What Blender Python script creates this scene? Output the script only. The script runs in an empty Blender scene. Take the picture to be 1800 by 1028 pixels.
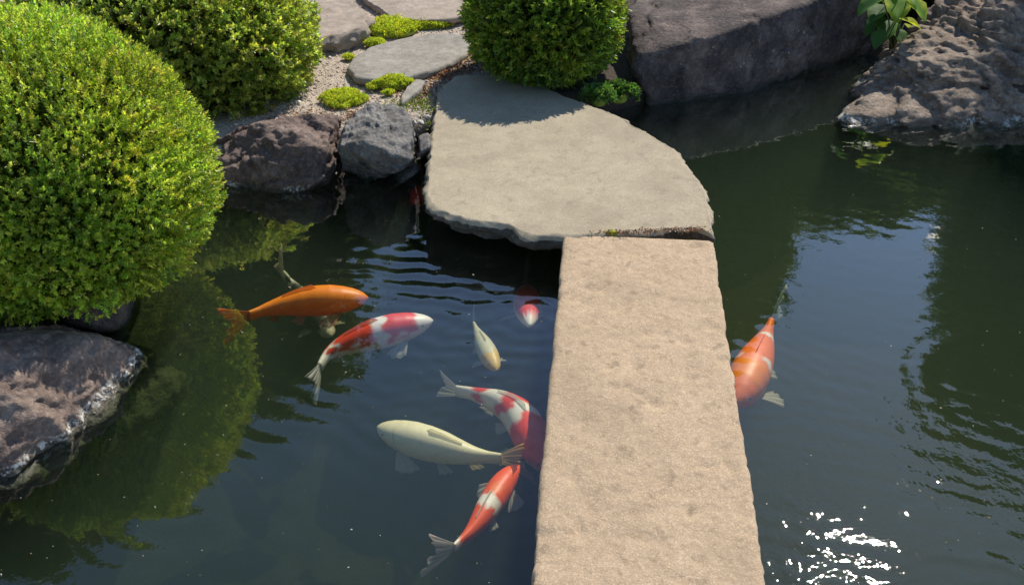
import bpy, bmesh, math, random
import numpy as np
from mathutils import Vector, Matrix

random.seed(7); RNG = np.random.default_rng(7)
scene = bpy.context.scene
COL = scene.collection
R = math.radians

# ------------------------------------------------------------------ camera
CAM_H = 2.0; F = 1700.0; W, H = 1800.0, 1028.0
PITCH = math.atan2(1171.0, F)
cam = bpy.data.cameras.new("camera"); cam.sensor_width = 36; cam.lens = 36 * F / W
cam.clip_end = 500; cam.clip_start = 0.02
camo = bpy.data.objects.new("camera", cam); COL.objects.link(camo)
camo.location = (0, 0, CAM_H); camo.rotation_euler = (math.pi / 2 - PITCH, 0, 0)
scene.camera = camo
CP, SP = math.cos(PITCH), math.sin(PITCH)

def ray(px, py):
    x = px - W / 2; y = H / 2 - py
    return np.array([x, F * CP + y * SP, -F * SP + y * CP])
def G(px, py, z=0.0):                      # pixel -> point on the level z
    d = ray(px, py); t = (z - CAM_H) / d[2]
    return np.array([0, 0, CAM_H]) + d * t
def Q(px, py, Y):                          # pixel -> point at distance Y
    d = ray(px, py); return np.array([0, 0, CAM_H]) + d * (Y / d[1])
def M(px, py, Y):                          # water pixel -> what it mirrors at distance Y
    w = G(px, py, 0); d = ray(px, py); d = d * np.array([1, 1, -1])
    return w + d * ((Y - w[1]) / d[1])

# ------------------------------------------------------------------ light
sd = ray(1505, 1095) * np.array([1, 1, -1]); sd /= np.linalg.norm(sd)
SUN_EL = math.asin(sd[2]); SUN_AZ = math.atan2(sd[0], sd[1])
world = bpy.data.worlds.new("World"); scene.world = world; world.use_nodes = True
wn = world.node_tree.nodes; wl = world.node_tree.links
bg = wn["Background"]
sky = wn.new("ShaderNodeTexSky"); sky.sky_type = 'NISHITA'; sky.sun_disc = False
sky.sun_elevation = SUN_EL; sky.sun_rotation = SUN_AZ
sky.air_density = 1.0; sky.dust_density = 0.2; sky.ozone_density = 4.0
wl.new(sky.outputs[0], bg.inputs[0]); bg.inputs[1].default_value = 0.14
sun = bpy.data.lights.new("sun", 'SUN'); sun.energy = 5.0; sun.angle = R(0.53); sun.color = (1, .93, .82)
suno = bpy.data.objects.new("sun", sun); COL.objects.link(suno)
suno.rotation_euler = Vector(sd).to_track_quat('Z', 'Y').to_euler()
suno.location = (4, 6, 9)
scene.view_settings.view_transform = 'Standard'; scene.view_settings.look = 'None'
scene.view_settings.exposure = 0.14; scene.view_settings.gamma = 1
scene.cycles.use_denoising = True
scene.cycles.volume_bounces = 1
scene.cycles.max_bounces = 10; scene.cycles.diffuse_bounces = 6; scene.cycles.transmission_bounces = 8
scene.cycles.transparent_max_bounces = 12

# ------------------------------------------------------------------ noise
def _h(ix, iy, iz, s):
    n = (ix.astype(np.int64) * 374761393 + iy.astype(np.int64) * 668265263 + iz.astype(np.int64) * 2147483647 + s * 1274126177) & 0xffffffff
    n = ((n ^ (n >> 13)) * 1274126177) & 0xffffffff
    n = ((n ^ (n >> 15)) * 2246822519) & 0xffffffff
    return ((n ^ (n >> 16)) & 0xffff) / 32767.5 - 1.0
def vnoise(p, s=0):
    i = np.floor(p); f = p - i; u = f * f * f * (f * (f * 6 - 15) + 10); i = i.astype(np.int64)
    x, y, z = i[:, 0], i[:, 1], i[:, 2]; ux, uy, uz = u[:, 0], u[:, 1], u[:, 2]
    def L(a, b, t): return a + (b - a) * t
    a = L(L(_h(x, y, z, s), _h(x + 1, y, z, s), ux), L(_h(x, y + 1, z, s), _h(x + 1, y + 1, z, s), ux), uy)
    b = L(L(_h(x, y, z + 1, s), _h(x + 1, y, z + 1, s), ux), L(_h(x, y + 1, z + 1, s), _h(x + 1, y + 1, z + 1, s), ux), uy)
    return L(a, b, uz)
def fbm(p, s=0, o=4, g=.5, ridged=False):
    t = 0; a = 1; n = 0; q = p
    for k in range(o):
        v = vnoise(q, s + k * 17)
        if ridged: v = 1 - 2 * np.abs(v)
        t = t + a * v; n += a; a *= g; q = q * 2.03 + 3.1
    return t / n
def sstep(a, b, x):
    t = np.clip((x - a) / (b - a), 0, 1); return t * t * (3 - 2 * t)

# ------------------------------------------------------------------ mesh helpers
def mesh_np(name, V, faces, smooth=True):
    """faces: list of index tuples or an (n,k) array"""
    me = bpy.data.meshes.new(name)
    V = np.asarray(V, dtype=np.float32)
    if isinstance(faces, np.ndarray):
        n, k = faces.shape
        me.vertices.add(len(V)); me.vertices.foreach_set("co", V.ravel())
        me.loops.add(n * k); me.loops.foreach_set("vertex_index", faces.astype(np.int32).ravel())
        me.polygons.add(n); me.polygons.foreach_set("loop_start", np.arange(0, n * k, k, dtype=np.int32))
        try: me.polygons.foreach_set("loop_total", np.full(n, k, dtype=np.int32))
        except Exception: pass
        me.update(calc_edges=True); me.validate()
    else:
        me.from_pydata([tuple(map(float, v)) for v in V], [], faces); me.update()
    if smooth: me.polygons.foreach_set("use_smooth", np.ones(len(me.polygons), dtype=bool))
    return me
def colattr(me, rgb, name="Col"):
    a = me.color_attributes.new(name, 'FLOAT_COLOR', 'POINT')
    c = np.ones((len(me.vertices), 4), dtype=np.float32); c[:, :3] = rgb
    a.data.foreach_set("color", c.ravel())
def obj(name, me, mat, parent=None):
    o = bpy.data.objects.new(name, me); COL.objects.link(o)
    if mat is not None: me.materials.append(mat)
    if parent is not None: o.parent = parent
    return o
def empty(name, loc):
    o = bpy.data.objects.new(name, None); COL.objects.link(o); o.location = tuple(float(a) for a in loc)
    o.empty_display_size = .1
    return o
def tag(o, label=None, cat=None, group=None, kind=None):
    if label: o["label"] = label
    if cat: o["category"] = cat
    if group: o["group"] = group
    if kind: o["kind"] = kind
    return o
_ico = {}
def ico(n):
    if n not in _ico:
        bm = bmesh.new(); bmesh.ops.create_icosphere(bm, subdivisions=n, radius=1)
        bm.verts.ensure_lookup_table()
        V = np.array([v.co[:] for v in bm.verts]); Fc = np.array([[v.index for v in f.verts] for f in bm.faces])
        bm.free(); _ico[n] = (V, Fc)
    return _ico[n]

# ------------------------------------------------------------------ materials
class N:
    def __init__(s, name):
        s.m = bpy.data.materials.new(name); s.m.use_nodes = True; s.t = s.m.node_tree
        s.n = s.t.nodes; s.l = s.t.links; s.b = s.n["Principled BSDF"]; s.out = s.n["Material Output"]
    def a(s, typ, ins=None, **kw):
        n = s.n.new(typ)
        for k, v in kw.items(): setattr(n, k, v)
        for k, v in (ins or {}).items():
            if isinstance(v, bpy.types.NodeSocket): s.l.new(v, n.inputs[k])
            else: n.inputs[k].default_value = v
        return n
    def ramp(s, fac, stops, interp='LINEAR'):
        r = s.n.new("ShaderNodeValToRGB"); s.l.new(fac, r.inputs[0]); e = r.color_ramp.elements
        r.color_ramp.interpolation = interp
        while len(e) < len(stops): e.new(.5)
        for i, (p, c) in enumerate(stops):
            e[i].position = p; e[i].color = (*c, 1) if len(c) == 3 else c
        return r.outputs[0]
    def noise(s, vec, scale, detail=6, rough=.55, dist=0):
        return s.a("ShaderNodeTexNoise", {"Vector": vec, "Scale": scale, "Detail": detail, "Roughness": rough, "Distortion": dist}).outputs[0]
    def mix(s, fac, a, b, mode='MIX'):
        n = s.n.new("ShaderNodeMix"); n.data_type = 'RGBA'; n.blend_type = mode
        for i, v in ((0, fac), (6, a), (7, b)):
            if isinstance(v, bpy.types.NodeSocket): s.l.new(v, n.inputs[i])
            else: n.inputs[i].default_value = v if i == 0 else (*v, 1)
        return n.outputs[2]
    def math(s, op, a, b=0.0):
        n = s.n.new("ShaderNodeMath"); n.operation = op
        for i, v in ((0, a), (1, b)):
            if isinstance(v, bpy.types.NodeSocket): s.l.new(v, n.inputs[i])
            else: n.inputs[i].default_value = v
        return n.outputs[0]
    def mr(s, v, a, b, c=0., d=1.):
        return s.a("ShaderNodeMapRange", {0: v, 1: a, 2: b, 3: c, 4: d}).outputs[0]
    def pos(s): return s.a("ShaderNodeNewGeometry").outputs["Position"]
    def bump(s, h, strength, dist, normal=None):
        d = {"Height": h, "Strength": strength, "Distance": dist}
        if normal is not None: d["Normal"] = normal
        return s.a("ShaderNodeBump", d).outputs[0]

def rock_mat(name, c0, c1, c2, scale=6, flecks=0.0, speck=.25, rough=.85, wetdark=True, bump=.9, fine=60, band=(.022, .036), everywhere=False, flatness=.62, patch=.55, marks=0., lichen=0., stain=0.):
    k = N(name); P = k.pos()
    n1 = k.noise(P, scale, 8, flatness); n2 = k.noise(P, scale * 5, 6, .6); n3 = k.noise(P, fine, 4, .7)
    col = k.ramp(n1, [(.3, c0), (.5, c1), (.7, c2)])
    col = k.mix(k.mr(n2, .35, .7, 0, patch), col, tuple(x * .45 for x in c0))
    vo = k.a("ShaderNodeTexVoronoi", {"Vector": P, "Scale": fine * 1.6}).outputs[1]
    bw = k.a("ShaderNodeRGBToBW", {0: vo}).outputs[0]
    col = k.mix(k.mr(bw, .55, 1, 0, speck), col, tuple(min(1, x * 1.7 + .04) for x in c2))
    col = k.mix(k.mr(n3, .55, .75, 0, .5), col, tuple(x * .4 for x in c1))
    if stain: col = k.mix(k.mr(k.noise(P, 2.6, 5, .6, .6), .48, .68, 0, stain), col, tuple(a * b for a, b in zip(c0, (.62, .66, .66))))
    if lichen:
        ld = k.a("ShaderNodeTexVoronoi", {"Vector": P, "Scale": 17.0, "Randomness": 1.0}).outputs[0]
        lm = k.math('MULTIPLY', k.mr(k.math('ADD', ld, k.math('MULTIPLY', n3, .12)), .16, .2, lichen, 0), k.mr(k.noise(P, 6, 3), .5, .58, 0, 1))
        col = k.mix(lm, col, (.34, .31, .26))
    if marks: col = k.mix(k.mr(k.noise(P, 21, 5, .65, .4), .56, .66, 0, marks), col, tuple(x * .55 for x in c0))
    z = k.a("ShaderNodeSeparateXYZ", {0: P}).outputs[2]
    if wetdark:
        zz = k.math('ADD', z, k.math('MULTIPLY', k.math('SUBTRACT', n2, .5), .05))
        wet = k.mr(zz, .015, .05, 1, 0)
        col = k.mix(k.math('MULTIPLY', wet, .55), col, (.02, .022, .012))
        alg = k.mr(zz, -.03, .012, 1, 0)
        col = k.mix(k.math('MULTIPLY', alg, .95), col, (.03, .045, .008))
        k.l.new(k.mr(wet, 0, 1, rough, .35), k.b.inputs["Roughness"])
        if flecks > 0:
            n4 = k.noise(P, 55, 4, .7)
            c = k.math('MULTIPLY', k.mr(zz, .002, .014, 0, 1), k.mr(zz, band[0], band[1], 1, 0))
            c = k.math('MULTIPLY', k.math('MULTIPLY', c, k.mr(n4, .48, .56, 0, flecks)), 1.0 if everywhere else k.mr(k.noise(P, 3.3, 2), .44, .52, 0, 1))
            col = k.mix(c, col, (.62, .6, .53))  # pale flecks in a thin, broken band just above the water level
    else:
        k.b.inputs["Roughness"].default_value = rough
    k.l.new(col, k.b.inputs["Base Color"])
    hgt = k.math('ADD', k.math('MULTIPLY', n2, .6), k.math('MULTIPLY', n3, .28))
    k.l.new(k.bump(hgt, bump, .02), k.b.inputs["Normal"])
    k.b.inputs["Specular IOR Level"].default_value = .35
    return k.m

def leaf_mat(name, rough=.36, trans=.5, spec=.6):
    k = N(name); A = k.a("ShaderNodeVertexColor", layer_name="Col").outputs[0]
    k.b.inputs["Roughness"].default_value = rough; k.l.new(A, k.b.inputs["Base Color"])
    k.b.inputs["Specular IOR Level"].default_value = spec
    t = k.a("ShaderNodeBsdfTranslucent", {"Color": k.mix(1.0, A, (1.7, 1.68, .85), 'MULTIPLY')})
    ms = k.a("ShaderNodeMixShader", {0: trans}); k.l.new(k.b.outputs[0], ms.inputs[1]); k.l.new(t.outputs[0], ms.inputs[2])
    k.l.new(ms.outputs[0], k.out.inputs[0]); return k.m
MAT_LEAF = leaf_mat("leaf")
MAT_BROAD = leaf_mat("broad_leaf", .6, .4, .2)
MAT_MOSS = leaf_mat("moss_leaf", .7, .35, .2)
def wood_mat(name, c):
    k = N(name); P = k.pos(); n = k.noise(P, 25, 6, .6)
    k.l.new(k.ramp(n, [(.3, tuple(x * .5 for x in c)), (.7, c)]), k.b.inputs["Base Color"])
    k.b.inputs["Roughness"].default_value = .9; k.l.new(k.bump(n, .8, .01), k.b.inputs["Normal"]); return k.m
MAT_BARK = wood_mat("bark", (.09, .065, .045))

# ------------------------------------------------------------------ rocks
def rock(name, pts, mat, label, cat="rock", sub=6, p=16, amp=.03, freq=5, ridge=.0, rfreq=6, fineamp=.006, seed=0, group=None, stretch=None, cuts=0, cut=.9, strata=None):
    """a boulder: the hull of a few measured corner points, edges worn round, surface broken up"""
    pts = np.array(pts, dtype=float)
    bm = bmesh.new()
    for q in pts: bm.verts.new(q)
    bmesh.ops.convex_hull(bm, input=bm.verts); bm.normal_update()
    c = (pts.max(0) + pts.min(0)) / 2 * .5 + pts.mean(0) * .5; pl = []
    for f in bm.faces:
        n = np.array(f.normal); d = float(np.dot(np.array(f.verts[0].co) - c, n))
        if d < 0: n, d = -n, -d
        if f.calc_area() > 1e-6: pl.append((n, max(d, .01)))
    bm.free()
    half = (pts.max(0) - pts.min(0)) / 2
    rr = np.random.default_rng(seed + 1000)
    for _ in range(cuts):                       # broken corners
        d = rr.normal(size=3) / half; d /= np.linalg.norm(d); pl.append((d, float(((pts - c) @ d).max()) * rr.uniform(cut - .08, cut + .04)))
    V, Fc = ico(sub); D = V * half; D /= np.linalg.norm(D, axis=1)[:, None]
    s = np.zeros(len(D))
    for n, d in pl: s += np.maximum(D @ n / d, 0) ** p
    X = D * (s ** (-1.0 / p))[:, None]
    Wp = X + c; st = np.array(stretch) if stretch is not None else np.ones(3)
    Wq = Wp * st
    disp = amp * fbm(Wq * freq, seed, 5)
    if ridge: disp += ridge * (fbm(Wq * rfreq + np.stack([fbm(Wq * 3 + a, seed + 9) for a in (0, 7, 13)], 1) * .9, seed + 5, 5, .6, True) - .3)
    if strata:
        n, f, a = strata; n = np.array(n) / np.linalg.norm(n); q = Wp @ n * f + 1.1 * fbm(Wp * 3.1, seed + 21, 3) + .35 * fbm(Wp * 12, seed + 22, 3)
        w = q - np.floor(q); disp += a * (np.minimum(w, (1 - w) * 6) - .5) * (.6 + .8 * (vnoise(np.c_[np.floor(q), Wp[:, :2] * 2.2], seed) + .3))
    disp += fineamp * fbm(Wq * freq * 7, seed + 3, 3)
    nrm = X / np.linalg.norm(X, axis=1)[:, None]
    X = X + nrm * disp[:, None]
    base = np.array([c[0], c[1], pts[:, 2].min()])
    me = mesh_np(name, X + c - base, Fc)
    o = obj(name, me, mat); o.location = base
    tag(o, label, cat, group); return o

def flat_stone(name, outline, ztop, thick, mat, label, chip=.008, und=.006, seed=0, nb=260, rings=34, bevel=.012, under=.85, cat="stone", steps=None, group=None, tilt=(0, 0), jag=0., flank=None):
    """a flat stone: measured outline, worn rim, uneven top, rough side that draws in below"""
    O = np.array([q[:2] for q in outline]); c = O.mean(0)
    seg = np.roll(O, -1, 0) - O; L = np.linalg.norm(seg, axis=1); cum = np.concatenate([[0], np.cumsum(L)]); tot = cum[-1]
    t = np.linspace(0, tot, nb, endpoint=False); B = np.zeros((nb, 2))
    for i, x in enumerate(t):
        k = min(np.searchsorted(cum, x, 'right') - 1, len(L) - 1); B[i] = O[k] + seg[k] * ((x - cum[k]) / L[k])
    for _ in range(2): B = .25 * np.roll(B, 1, 0) + .5 * B + .25 * np.roll(B, -1, 0)
    dirv = (B - c) / np.linalg.norm(B - c, axis=1)[:, None]
    p3 = np.c_[B, np.zeros(nb)]
    B = B + dirv * (chip * fbm(p3 * 9, seed, 4) + chip * .6 * np.minimum(fbm(p3 * 30, seed + 2, 3), 0))[:, None]
    prof = [(r, 0, 1) for r in np.linspace(0.03, 1, rings)[:-1] ** .8]
    prof = [(r, 0.0) for r in prof_r(rings)]
    V = [[c[0], c[1], ztop]]; mx = np.linalg.norm(B - c, axis=1).mean()
    sf = []
    for r in prof_r(rings): sf.append((r - bevel / mx, 0.))
    for k in range(1, 5):
        a = k / 4 * math.pi / 2; sf.append((1 - bevel / mx + math.sin(a) * bevel / mx, -bevel * (1 - math.cos(a))))
    for k in range(1, 12):
        f = k / 11; sf.append((1 - (1 - under) * f ** 1.6, -bevel - (thick - bevel) * f))
    for r in (.6, .3, .05): sf.append((under * r, -thick - .01))
    for (r, dz) in sf:
        xy = c + (B - c) * r; P3 = np.c_[xy, np.full(nb, dz)]
        z = ztop + dz + und * fbm(np.c_[xy * 2.2, np.full(nb, seed)], seed, 4) + tilt[0] * (xy[:, 0] - c[0]) + tilt[1] * (xy[:, 1] - c[1])
        if dz < -1e-6:
            dd = (jag + chip * 1.3) * fbm(P3 * np.array([8, 8, 14.]), seed + 7, 5, .6, True) * min(1, -dz / bevel / 3); xy = xy + dirv * dd[:, None]
            z = z + .3 * chip * fbm(P3 * 20, seed + 8, 3)
        elif r > .9: z = z - np.abs(fbm(P3 * 25, seed + 4, 3)) * bevel * .5 * (r - .9) / .1
        V += np.c_[xy, z].tolist()
    n = len(sf); Fs = []
    for j in range(nb): Fs.append((0, 1 + j, 1 + (j + 1) % nb))
    for i in range(n - 1):
        a = 1 + i * nb; b = a + nb
        for j in range(nb):
            j2 = (j + 1) % nb; Fs.append((a + j, b + j, b + j2, a + j2))
    Fs.append(tuple(reversed([1 + (n - 1) * nb + j for j in range(nb)])))
    base = np.array([c[0], c[1], ztop - thick])
    o = obj(name, mesh_np(name, np.array(V) - base, Fs), mat); o.location = base
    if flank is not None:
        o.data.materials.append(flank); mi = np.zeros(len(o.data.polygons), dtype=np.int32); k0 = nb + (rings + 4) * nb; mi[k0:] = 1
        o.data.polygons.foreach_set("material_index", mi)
    tag(o, label, cat, group); return o
def prof_r(n): return np.linspace(0, 1, n + 1)[1:] ** .85

# ------------------------------------------------------------------ foliage
def leaves_mesh(name, base, axis, nrm, length, width, col, fold=.25):
    n = len(base); side = np.cross(axis, nrm); side /= np.linalg.norm(side, axis=1)[:, None] + 1e-9
    up = np.cross(side, axis)
    L = length[:, None]; Wd = width[:, None]
    mid = base + axis * L * .48
    v = np.stack([base, mid + side * Wd * .5 + up * Wd * fold, base + axis * L - up * L * .08, mid - side * Wd * .5 + up * Wd * fold], 1).reshape(-1, 3)
    i = np.arange(n)[:, None] * 4
    f = np.concatenate([i + np.array([[0, 1, 2]]), i + np.array([[0, 2, 3]])], 0)
    me = mesh_np(name, v, f, smooth=False); colattr(me, np.repeat(col, 4, 0)); return me
def unit(v): return v / (np.linalg.norm(v, axis=1)[:, None] + 1e-9)
def palette(n, cols, wts, jit=.18):
    k = RNG.choice(len(cols), n, p=np.array(wts) / sum(wts))
    c = np.array(cols)[k] * (1 + jit * RNG.normal(size=(n, 1))) * (1 + .06 * RNG.normal(size=(n, 3)))
    return np.clip(c, .004, .9)
def sprigs(P, A, nl, slen, llen, lwid, cols, wts, spread=.75):
    """leafy shoots: P base points, A shoot axes"""
    S = len(P); A = unit(A); ref = unit(RNG.normal(size=(S, 3))); U = unit(np.cross(A, ref)); V2 = np.cross(A, U)
    t = (np.arange(nl) + .5) / nl; ph = np.arange(nl) * 2.4 + RNG.uniform(0, 6.3, (S, 1))
    sl = slen * RNG.uniform(.6, 1.3, (S, 1))
    B = P[:, None, :] + A[:, None, :] * (sl * t)[:, :, None]
    rad = np.cos(ph)[:, :, None] * U[:, None, :] + np.sin(ph)[:, :, None] * V2[:, None, :]
    sp = (spread * (1.15 - .75 * t))[None, :, None] * RNG.uniform(.7, 1.3, (S, nl, 1))
    ax = unit((A[:, None, :] + rad * sp * 1.3 + .15 * RNG.normal(size=(S, nl, 3))).reshape(-1, 3))
    nr = unit((A[:, None, :] - rad * .5 + .35 * RNG.normal(size=(S, nl, 3))).reshape(-1, 3))
    ln = llen * RNG.uniform(.65, 1.25, S * nl); wd = lwid * RNG.uniform(.7, 1.25, S * nl)
    col = palette(S, cols, wts).repeat(nl, 0) * RNG.uniform(.8, 1.2, (S * nl, 1))
    return B.reshape(-1, 3), ax, nr, ln, wd, col
def tubes(name, paths, sides=7):
    V = []; Fs = []
    for pts, rads in paths:
        pts = np.array(pts); n = len(pts); b0 = len(V)
        for i in range(n):
            t = pts[min(i + 1, n - 1)] - pts[max(i - 1, 0)]; t = t / (np.linalg.norm(t) + 1e-9)
            r = np.array([1, 0, 0]) if abs(t[0]) < .8 else np.array([0, 1, 0])
            u = np.cross(t, r); u /= np.linalg.norm(u); v = np.cross(t, u)
            for k in range(sides):
                a = 2 * math.pi * k / sides; V.append(pts[i] + (u * math.cos(a) + v * math.sin(a)) * rads[i])
        for i in range(n - 1):
            for k in range(sides):
                k2 = (k + 1) % sides; Fs.append((b0 + i * sides + k, b0 + i * sides + k2, b0 + (i + 1) * sides + k2, b0 + (i + 1) * sides + k))
        Fs.append(tuple(b0 + k for k in reversed(range(sides)))); Fs.append(tuple(b0 + (n - 1) * sides + k for k in range(sides)))
    return mesh_np(name, V, Fs)

def bush(label, center, rad, nsp, nl, slen, llen, lwid, cols, wts, ground, seed, lump=.05, lumpf=4., upbias=.35, spread=.75, hole=.35):
    center = np.array(center); rad = np.array(rad)
    root = empty("round_shrub", (center[0], center[1], ground)); off = center - np.array([center[0], center[1], ground])
    D = unit(RNG.normal(size=(int(nsp * 1.5), 3)))
    keep = fbm(D * 7 + seed, seed + 1, 3) > -hole + RNG.uniform(-.5, .1, len(D)); D = D[keep][:nsp]
    lum = 1 + lump * fbm(D * lumpf + seed, seed, 3) + .018 * fbm(D * 16 + seed, seed + 2, 2)
    flat = np.where(D[:, 2] < -.55, .9, 1.0)
    depth = RNG.uniform(0, 1, len(D)) ** 1.6 * .22
    P = D * rad * (lum * flat * (1 - depth))[:, None]
    nrm = unit(D / rad)
    A = nrm + np.array([0, 0, upbias]) + .35 * RNG.normal(size=D.shape)
    P = P - unit(A) * slen * .6
    b, ax, nr, ln, wd, col = sprigs(P + off, A, nl, slen, llen, lwid, cols, wts, spread)
    v = fbm(b * 4.5 + seed, seed + 6, 3)[:, None]; col = col * (1 + .38 * v) * (1 + np.array([[.12, 0, -.1]]) * vnoise(b * 9, seed)[:, None])
    dead = RNG.uniform(size=len(col)) < .012; col[dead] = np.array([.32, .2, .07]) * RNG.uniform(.6, 1.3, (dead.sum(), 1)); col = np.clip(col, .005, .8)
    tag(obj("foliage", leaves_mesh("foliage", b, ax, nr, ln, wd, col), MAT_LEAF, root), kind="stuff")
    # twiggy inside: larger leaves coloured darker, and branches
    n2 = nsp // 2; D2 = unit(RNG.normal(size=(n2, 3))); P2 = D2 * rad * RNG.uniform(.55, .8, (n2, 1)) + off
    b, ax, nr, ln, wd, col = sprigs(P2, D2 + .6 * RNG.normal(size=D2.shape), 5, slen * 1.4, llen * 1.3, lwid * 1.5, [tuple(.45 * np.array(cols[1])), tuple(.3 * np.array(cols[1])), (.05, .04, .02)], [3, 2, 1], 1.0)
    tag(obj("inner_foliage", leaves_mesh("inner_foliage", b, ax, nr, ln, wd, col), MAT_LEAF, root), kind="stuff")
    paths = []
    for k in range(26):
        d = unit(RNG.normal(size=(1, 3)))[0]; d[2] = abs(d[2]) * .8 - .1
        e = off + d * rad * .8; s = np.array([RNG.normal() * .04, RNG.normal() * .04, -.03]); m = s * .5 + e * .5 + RNG.normal(size=3) * .03 + np.array([0, 0, -.05])
        paths.append(([s, s * .3 + m * .7, m * .4 + e * .6, e], [.014, .011, .007, .003]))
    obj("stem", tubes("stem", paths, 6), MAT_BARK, root)
    tag(root, label, "shrub"); return root

# ================================================================== THE SETTING
# pond outline on the ground plan
shore = [G(-420, 1250)[:2], G(-120, 1000)[:2], G(-110, 780)[:2], G(0, 590)[:2], G(110, 450)[:2], G(330, 325)[:2], G(400, 310)[:2], G(560, 285)[:2], G(690, 262)[:2], G(800, 240)[:2],
         G(1000, 215)[:2], G(1120, 185)[:2], G(1400, 118)[:2], G(1530, 95)[:2], G(1640, 190)[:2], G(1900, 215)[:2],
         np.array([5.0, 4.6]), np.array([6.5, 2.0]), np.array([5.5, -1.0]), np.array([2.0, -1.4]), np.array([0.0, -1.0]), np.array([-1.5, -1.2]), np.array([-2.6, -.2])]
shore = np.array(shore)
def sdist(X, Y, poly):
    d = np.full(X.shape, 1e9); inside = np.zeros(X.shape, bool); n = len(poly)
    for i in range(n):
        a = poly[i]; b = poly[(i + 1) % n]; e = b - a
        t = np.clip(((X - a[0]) * e[0] + (Y - a[1]) * e[1]) / (e @ e), 0, 1)
        d = np.minimum(d, np.hypot(X - a[0] - e[0] * t, Y - a[1] - e[1] * t))
        cnd = ((a[1] > Y) != (b[1] > Y)) & (X < (b[0] - a[0]) * (Y - a[1]) / (b[1] - a[1] + 1e-12) + a[0])
        inside ^= cnd
    return np.where(inside, d, -d)
def bank_h(X, Y):
    p = np.stack([X.ravel() * 1.5, Y.ravel() * 1.5, np.zeros(X.size)], 1)
    n = fbm(p, 31, 4).reshape(X.shape); n2 = fbm(p * 6, 32, 3).reshape(X.shape)
    return .12 + .02 * n + .008 * n2
def ground_h(X, Y):
    s = sdist(X, Y, shore); t = sstep(-.06, .22, s)
    p = np.stack([X.ravel() * 2, Y.ravel() * 2, np.zeros(X.size)], 1)
    return bank_h(X, Y) * (1 - t) + (-.85 + .05 * fbm(p, 41, 4).reshape(X.shape)) * t
gx = np.concatenate([[-80, -40, -20, -10, -6, -4.5], np.arange(-3.6, 3.61, .04), [4, 4.5, 5, 5.5, 6, 6.5, 7.5, 10, 20, 40, 80]])
gy = np.concatenate([[-60, -20, -8, -4, -2.4, -2], np.arange(-1.6, 6.2, .04), [6.6, 7.2, 8, 10, 14, 20, 40, 90]])
X, Y = np.meshgrid(gx, gy, indexing='ij'); Z = ground_h(X, Y)
nx, ny = X.shape; idx = np.arange(nx * ny).reshape(nx, ny)
Fg = np.stack([idx[:-1, :-1], idx[1:, :-1], idx[1:, 1:], idx[:-1, 1:]], -1).reshape(-1, 4)
k = N("gravel_ground"); P = k.pos()
n1 = k.noise(P, 3, 6); n2 = k.noise(P, 90, 5, .7); vo = k.a("ShaderNodeTexVoronoi", {"Vector": P, "Scale": 70}).outputs
bw = k.a("ShaderNodeRGBToBW", {0: vo[1]}).outputs[0]
col = k.ramp(n1, [(.3, (.42, .34, .265)), (.7, (.54, .45, .36))])
col = k.mix(k.mr(bw, .2, .8, 0, .5), col, (.25, .2, .16)); col = k.mix(k.mr(n2, .5, .75, 0, .4), col, (.6, .55, .48))
z = k.a("ShaderNodeSeparateXYZ", {0: P}).outputs[2]
zn = k.math('ADD', z, k.math('MULTIPLY', k.math('SUBTRACT', n1, .5), .1))
col = k.mix(k.mr(zn, .04, .085, 1, 0), col, (.05, .04, .028))
col = k.mix(k.mr(zn, -.1, .02, 1, 0), col, (.05, .065, .02))
n5 = k.noise(P, 7, 6, .65)
col = k.mix(k.math('MULTIPLY', k.mr(z, -.3, -.2, 1, 0), k.mr(n5, .4, .65, 0, .9)), col, (.022, .03, .01))
gxx = k.a("ShaderNodeSeparateXYZ", {0: P}).outputs[0]
soil = k.mr(k.math('ADD', gxx, k.math('MULTIPLY', k.math('SUBTRACT', n5, .5), .35)), -.12, .12, 0, 1)
col = k.mix(soil, col, k.ramp(n2, [(.3, (.03, .022, .015)), (.7, (.075, .055, .038))]))
k.l.new(col, k.b.inputs[0]); k.b.inputs["Roughness"].default_value = .95
k.l.new(k.bump(k.math('ADD', vo[0], n2), .6, .012), k.b.inputs["Normal"])
MAT_GROUND = k.m
tag(obj("ground", mesh_np("ground", np.stack([X.ravel(), Y.ravel(), Z.ravel()], 1), Fg), MAT_GROUND), kind="structure")

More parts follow.
